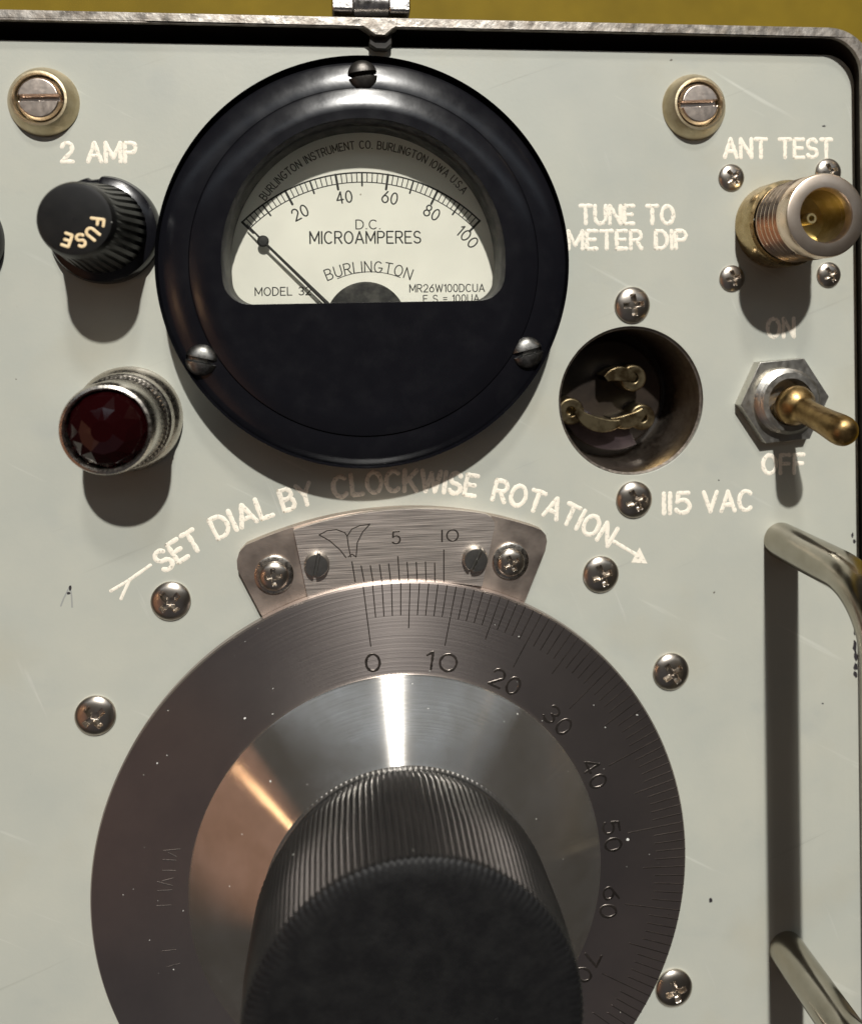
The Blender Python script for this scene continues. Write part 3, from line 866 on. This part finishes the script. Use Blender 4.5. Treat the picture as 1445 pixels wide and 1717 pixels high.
ib = MB()
seg = [(SR * .78 * cos(radians(a)), SR * .78 * sin(radians(a))) for a in range(205, 300, 6)] + [(SR * .42 * cos(radians(a)), SR * .42 * sin(radians(a))) for a in range(295, 210, -6)]
prism(seg, 7.5, 10.2, mb=ib)
link('insulator_block', ib, mat('plum_insulator', (0.03, 0.022, 0.024), 0.25, var=.3, scale=3), so, bevel=.3)
contact(1040, 668, 50, 125, 40, 13.5, (1063, 634))
contact(1018, 650, 215, 290, 62, 14, (958, 690))
contact(1040, 655, 250, 320, 52, 12.5, (1078, 700))

# ------------------------------------------------------------------ toggle switch
c = at(1311, 671, 1.2)
to = thing('toggle_switch', 'toggle switch with brass lever flipped down between ON and OFF', 'switch', c)
rn = mm(148, 1311, 671, 2) / 2
STEEL = mat('nut_steel', (0.68, 0.66, 0.61), 0.36, 1.0, col2=(0.6, 0.58, 0.53), scale=1.5, rvar=.06, bump=.012, bscale=.4)
hexo = [(rn * cos(radians(a)), rn * sin(radians(a))) for a in range(0, 360, 60)]
hm = MB()
hexr = [(x * cos(.06) - y * sin(.06), x * sin(.06) + y * cos(.06)) for x, y in hexo]
prism(hexr, 0, 2.2, holes=[circle(rn * .6, 48)], mb=hm)
link('hex_nut', hm, STEEL, to, bevel=.3)
prof = [(rn * .66, 2.0)]
z = 2.1
for i in range(4):
    prof += [(rn * .70, z + .2), (rn * .66, z + .42)]; z += .42
prof += [(rn * .66, z + .1), (rn * .62, z + .35), (rn * .50, z + .4), (rn * .48, z - .2), (rn * .46, 1.0), (.1, .8)]
link('bushing', lathe(prof, 72), STEEL, to, angle=28)
lv = MB()
base = Vector((0.1, 0, 2.4))
tipp = at(1419, 726, 16.5) - c
tip = Vector((tipp.x, tipp.y, 16.5))
dr = tip - base; L = dr.length; dr.normalize()
stn = [(-.02, .6), (.0, 1.6), (.03, 2.6), (.09, 3.5), (.16, 3.75), (.22, 3.5), (.27, 2.9), (.30, 2.45), (.35, 2.2), (.5, 2.2), (.7, 2.35), (.88, 2.6), (.95, 2.58), (1.0, 2.35), (1.04, 1.85), (1.065, 1.1), (1.075, .1)]
tube([base + dr * (L * a) for a, r in stn], [r for a, r in stn], 36, lv)
link('lever', lv, LEVERM, to, angle=60)

# ------------------------------------------------------------------ carrying handle
rootA, rootB = at(1314, 906, 0), at(1313, 1592, 0)
HR = 3.35; HH = 28.0; BRd = 11.0
hx = (rootA.x + rootB.x) / 2
hd = thing('carry_handle', 'bent chrome rod handle on the right side of the panel', 'handle', (hx, (rootA.y + rootB.y) / 2))
ya = rootA.y - hd.location.y / S; yb = rootB.y - hd.location.y / S
path = [(0, ya, -1), (0, ya, 4), (0, ya, HH - BRd - 4)]
path += [(0, ya - BRd + BRd * cos(radians(a)), HH - BRd + BRd * sin(radians(a))) for a in range(0, 91, 6)]
path += [(0, ya - BRd - (ya - yb - 2 * BRd) * i / 6, HH) for i in range(1, 6)]
path += [(0, yb + BRd - BRd * sin(radians(a)), HH - BRd + BRd * cos(radians(a))) for a in range(0, 91, 6)]
path += [(0, yb, HH - BRd - 4), (0, yb, 4), (0, yb, -1)]
link('rod', tube(path, HR, 36), CHROME, hd, angle=60)

# ------------------------------------------------------------------ dial, hub and knob
DH = 4.0
dc = at(671, 1474.1, DH)
DR = 505.8 / F * (D - DH)
dial = thing('tuning_dial', 'large engraved metal tuning dial with black fluted knob', 'dial', dc)
rh = dc.y - at(680, 1130, DH).y; rh = abs(rh)
link('dial_plate', lathe([(DR - 1.5, 1.9), (DR - .25, 1.9), (DR, 2.2), (DR, DH - .3), (DR - .25, DH), (rh - .5, DH)], 300), DIALM, dial)
rk = 22.2
link('hub', lathe([(rh, DH - .2), (rh, DH + .25), (rh - .3, DH + .45), (rk + 1.2, 9.7), (rk + .6, 10.0), (rk - 3, 10.0)], 240), HUBM, dial, angle=20)
# scale: two hundred divisions, zero a little left of the top
A0 = math.degrees(atan2(at(616, 1040, DH).x - dc.x, at(616, 1040, DH).y - dc.y))
mb = MB()
for i in range(101):
    a = radians(A0 + 1.8 * i); d = Vector((sin(a), cos(a)))
    r0 = DR - .25
    r1 = DR - (10.4 if i % 10 == 0 else 7.8 if i % 5 == 0 else 5.6)
    stroke(mb, [d * r0, d * r1], .10, .04, DH - .008)
link('scale_marks', mb, MARKS, dial, angle=20)
mb = MB()
nr = (dc - at(622, 1112, DH)).length
for v_ in range(0, 101, 10):
    a = 90 - (A0 + 1.8 * v_)
    s_ = str(v_); size = 2.9
    half = math.degrees((.5 * len(s_) - .18) * size / nr) + .4
    text_arc(s_, (0, 0), nr - size / 2, a + half, a - half, size, DH - .005, .078, .04, mb, .25)
link('numerals', mb, MARKS, dial, angle=25)
mb = MB()
GLINT = mat('engraving_glint', (0.5, 0.46, 0.42), 0.3, 1.0, var=.2, scale=1)  # paler metal paints the glint on these engraved strokes
for a_ in ((330, 290, 500, 272), (380, 310, 460, 350), (325, 382, 460, 390), (320, 492, 455, 495), (270, 610, 420, 650), (320, 600, 430, 572),
           (270, 702, 415, 695), (260, 858, 410, 850), (320, 1322, 455, 1310), (370, 1485, 500, 1450)):
    p_, q_ = (at(220 + a_[k] / 6.13, 1380 + a_[k + 1] / 6.13, DH) - dc for k in (0, 2))
    stroke(mb, [p_, q_], .1, .05, DH - .006, .2)
link('engraved_glints', mb, GLINT, dial, angle=25)
NT = 150
KH = 33.0
def teeth(depth):
    def f(a, j):
        return 1 - depth * (abs(((a * NT / (2 * pi)) % 1) * 2 - 1) ** 1.5)
    return f
kb = MB()
def kmod(a, j): return teeth(.016)(a, j) if 2 <= j <= 5 else 1
lathe([(rk, 9.8), (rk, 10.4), (rk + .25, 11.0), (rk + 1.3, 14.5), (rk + 1.5, 25), (rk + 1.15, KH - .9)], NT * 8, kb, mod=kmod)
link('knob', kb, KNOBM, dial, angle=30)
kt = MB()
lathe([(rk + 1.15, KH - .9), (rk + 1.0, KH - .35), (rk + .4, KH), (rk - 2, KH + .25), (rk * .6, KH + .6), (.05, KH + .7)], NT * 8, kt,
      mod=lambda a, j: teeth(.016)(a, 0) if j == 0 else (teeth(.012)(a, 0) if j == 1 else 1))
link('knob_top', kt, KNOBTOP, dial, angle=40)

# ------------------------------------------------------------------ vernier plate over the dial
VH = 3.0
vc0 = at(660, 950, VH)
ve = thing('vernier_plate', 'tarnished metal vernier plate with ticks above the dial', 'scale plate', vc0)
def vl(u, v, h): return at(u, v, h) - vc0
dloc = dc - vc0
def arcpts(pa, pm, pb, n=28):
    c_, r = circ3(pa, pm, pb)
    a = atan2(pa[1] - c_.y, pa[0] - c_.x); b = atan2(pb[1] - c_.y, pb[0] - c_.x)
    return [(c_.x + r * cos(a + (b - a) * i / n), c_.y + r * sin(a + (b - a) * i / n)) for i in range(n + 1)]
def ring_ccw(p):
    ar = sum(p[i - 1][0] * p[i][1] - p[i][0] * p[i - 1][1] for i in range(len(p)))
    return p if ar > 0 else p[::-1]
h0 = 2.0
topa = arcpts(tuple(vl(412, 914, h0)), tuple(vl(678, 852, h0)), tuple(vl(893, 883, h0)))
base_ring = topa + [tuple(vl(*p, h0)) for p in ((908, 889), (915, 897), (917, 908), (914, 924), (878, 1014))]
bot = arcpts(tuple(vl(872, 1030, h0)), tuple(vl(690, 996, h0)), tuple(vl(450, 1052, h0)))
base_ring += bot + [tuple(vl(*p, h0)) for p in ((440, 1035), (398, 955), (397, 940), (401, 926))]
link('base_plate', prism(ring_ccw(base_ring), .0, h0), VERN_BASE, ve, bevel=.15)
h1 = VH + .2
ti = arcpts(tuple(vl(492, 889, h1)), tuple(vl(678, 854, h1)), tuple(vl(815, 862, h1)))
bi = arcpts(tuple(vl(808, 984, h1)), tuple(vl(690, 975.5, h1)), tuple(vl(516, 1003, h1)))
inner_ring = ti + [tuple(vl(*p, h1)) for p in ((824, 868), (829, 876), (829, 884))] + bi
link('vernier_scale', prism(ring_ccw(inner_ring), h0 + .01, h1), VERN, ve, bevel=.12)
mb = MB()
def vs_(pts, px=2.2): stroke(mb, [vl(*p, h1) for p in pts], mm(px, 660, 930, h1) / 2, .03, h1 - .006)
tops = [942, 949, 948.5, 947, 945.5, 933, 943, 943, 942, 944, 922]
for i in range(11):
    u = 590 + 15.4 * i
    vs_([(u, tops[i]), (u + 5.5 - .55 * i, 975 if i else 976)])
# tulip shaped zero mark
vs_([(535, 897), (548, 890), (564, 888), (578, 893), (582, 899)], 2)
vs_([(582, 899), (590, 887), (604, 881), (620, 879)], 2)
vs_([(535, 897), (553, 907), (570, 922), (580, 935)], 2); vs_([(582, 899), (584, 915), (588, 934)], 2)
vs_([(620, 879), (608, 892), (599, 910), (597, 934)], 2); vs_([(584, 934), (590, 929), (597, 934)], 2)
text_line('5', (658, 912), (671, 911), 20, h1, .075, .03, mb, h1 - .006, 0, vc0)
text_line('|0', (741, 908), (768, 907), 19, h1, .075, .03, mb, h1 - .006, 0, vc0)
link('scale_marks', mb, MARKS, ve, angle=20)
def vscrew(u, v, px, rot, top, kind):
    p = vl(u, v, top + .8); r = mm(px, u, v, top + .8) / 2
    if kind == 'slot':
        o = link('slotted_screw', flat_slot(r, 1.6, .8, .10), GREYSCREW, ve, loc=(p.x, p.y, top)); o.rotation_euler = (0, 0, radians(rot)); return
    w = link('washer', lathe([(r * 1.32, 0), (r * 1.32, .35), (r * 1.2, .5), (r * .6, .5)], 48), NICKEL, ve, loc=(p.x, p.y + .15, top))
    o = bpy.data.objects.new('cross_head', PHIL['m']); COL.objects.link(o); o.parent = ve
    o.location = (p.x * S, p.y * S, (top + .45) * S); o.scale = [r / 3.3] * 3; o.rotation_euler = (0, 0, radians(rot))
vscrew(531, 947, 43, 78, h1, 'slot'); vscrew(797, 938, 43, 62, h1, 'slot')
vscrew(459, 967, 50, 5, h0, 'cross'); vscrew(857, 944, 46, 25, h0, 'cross')
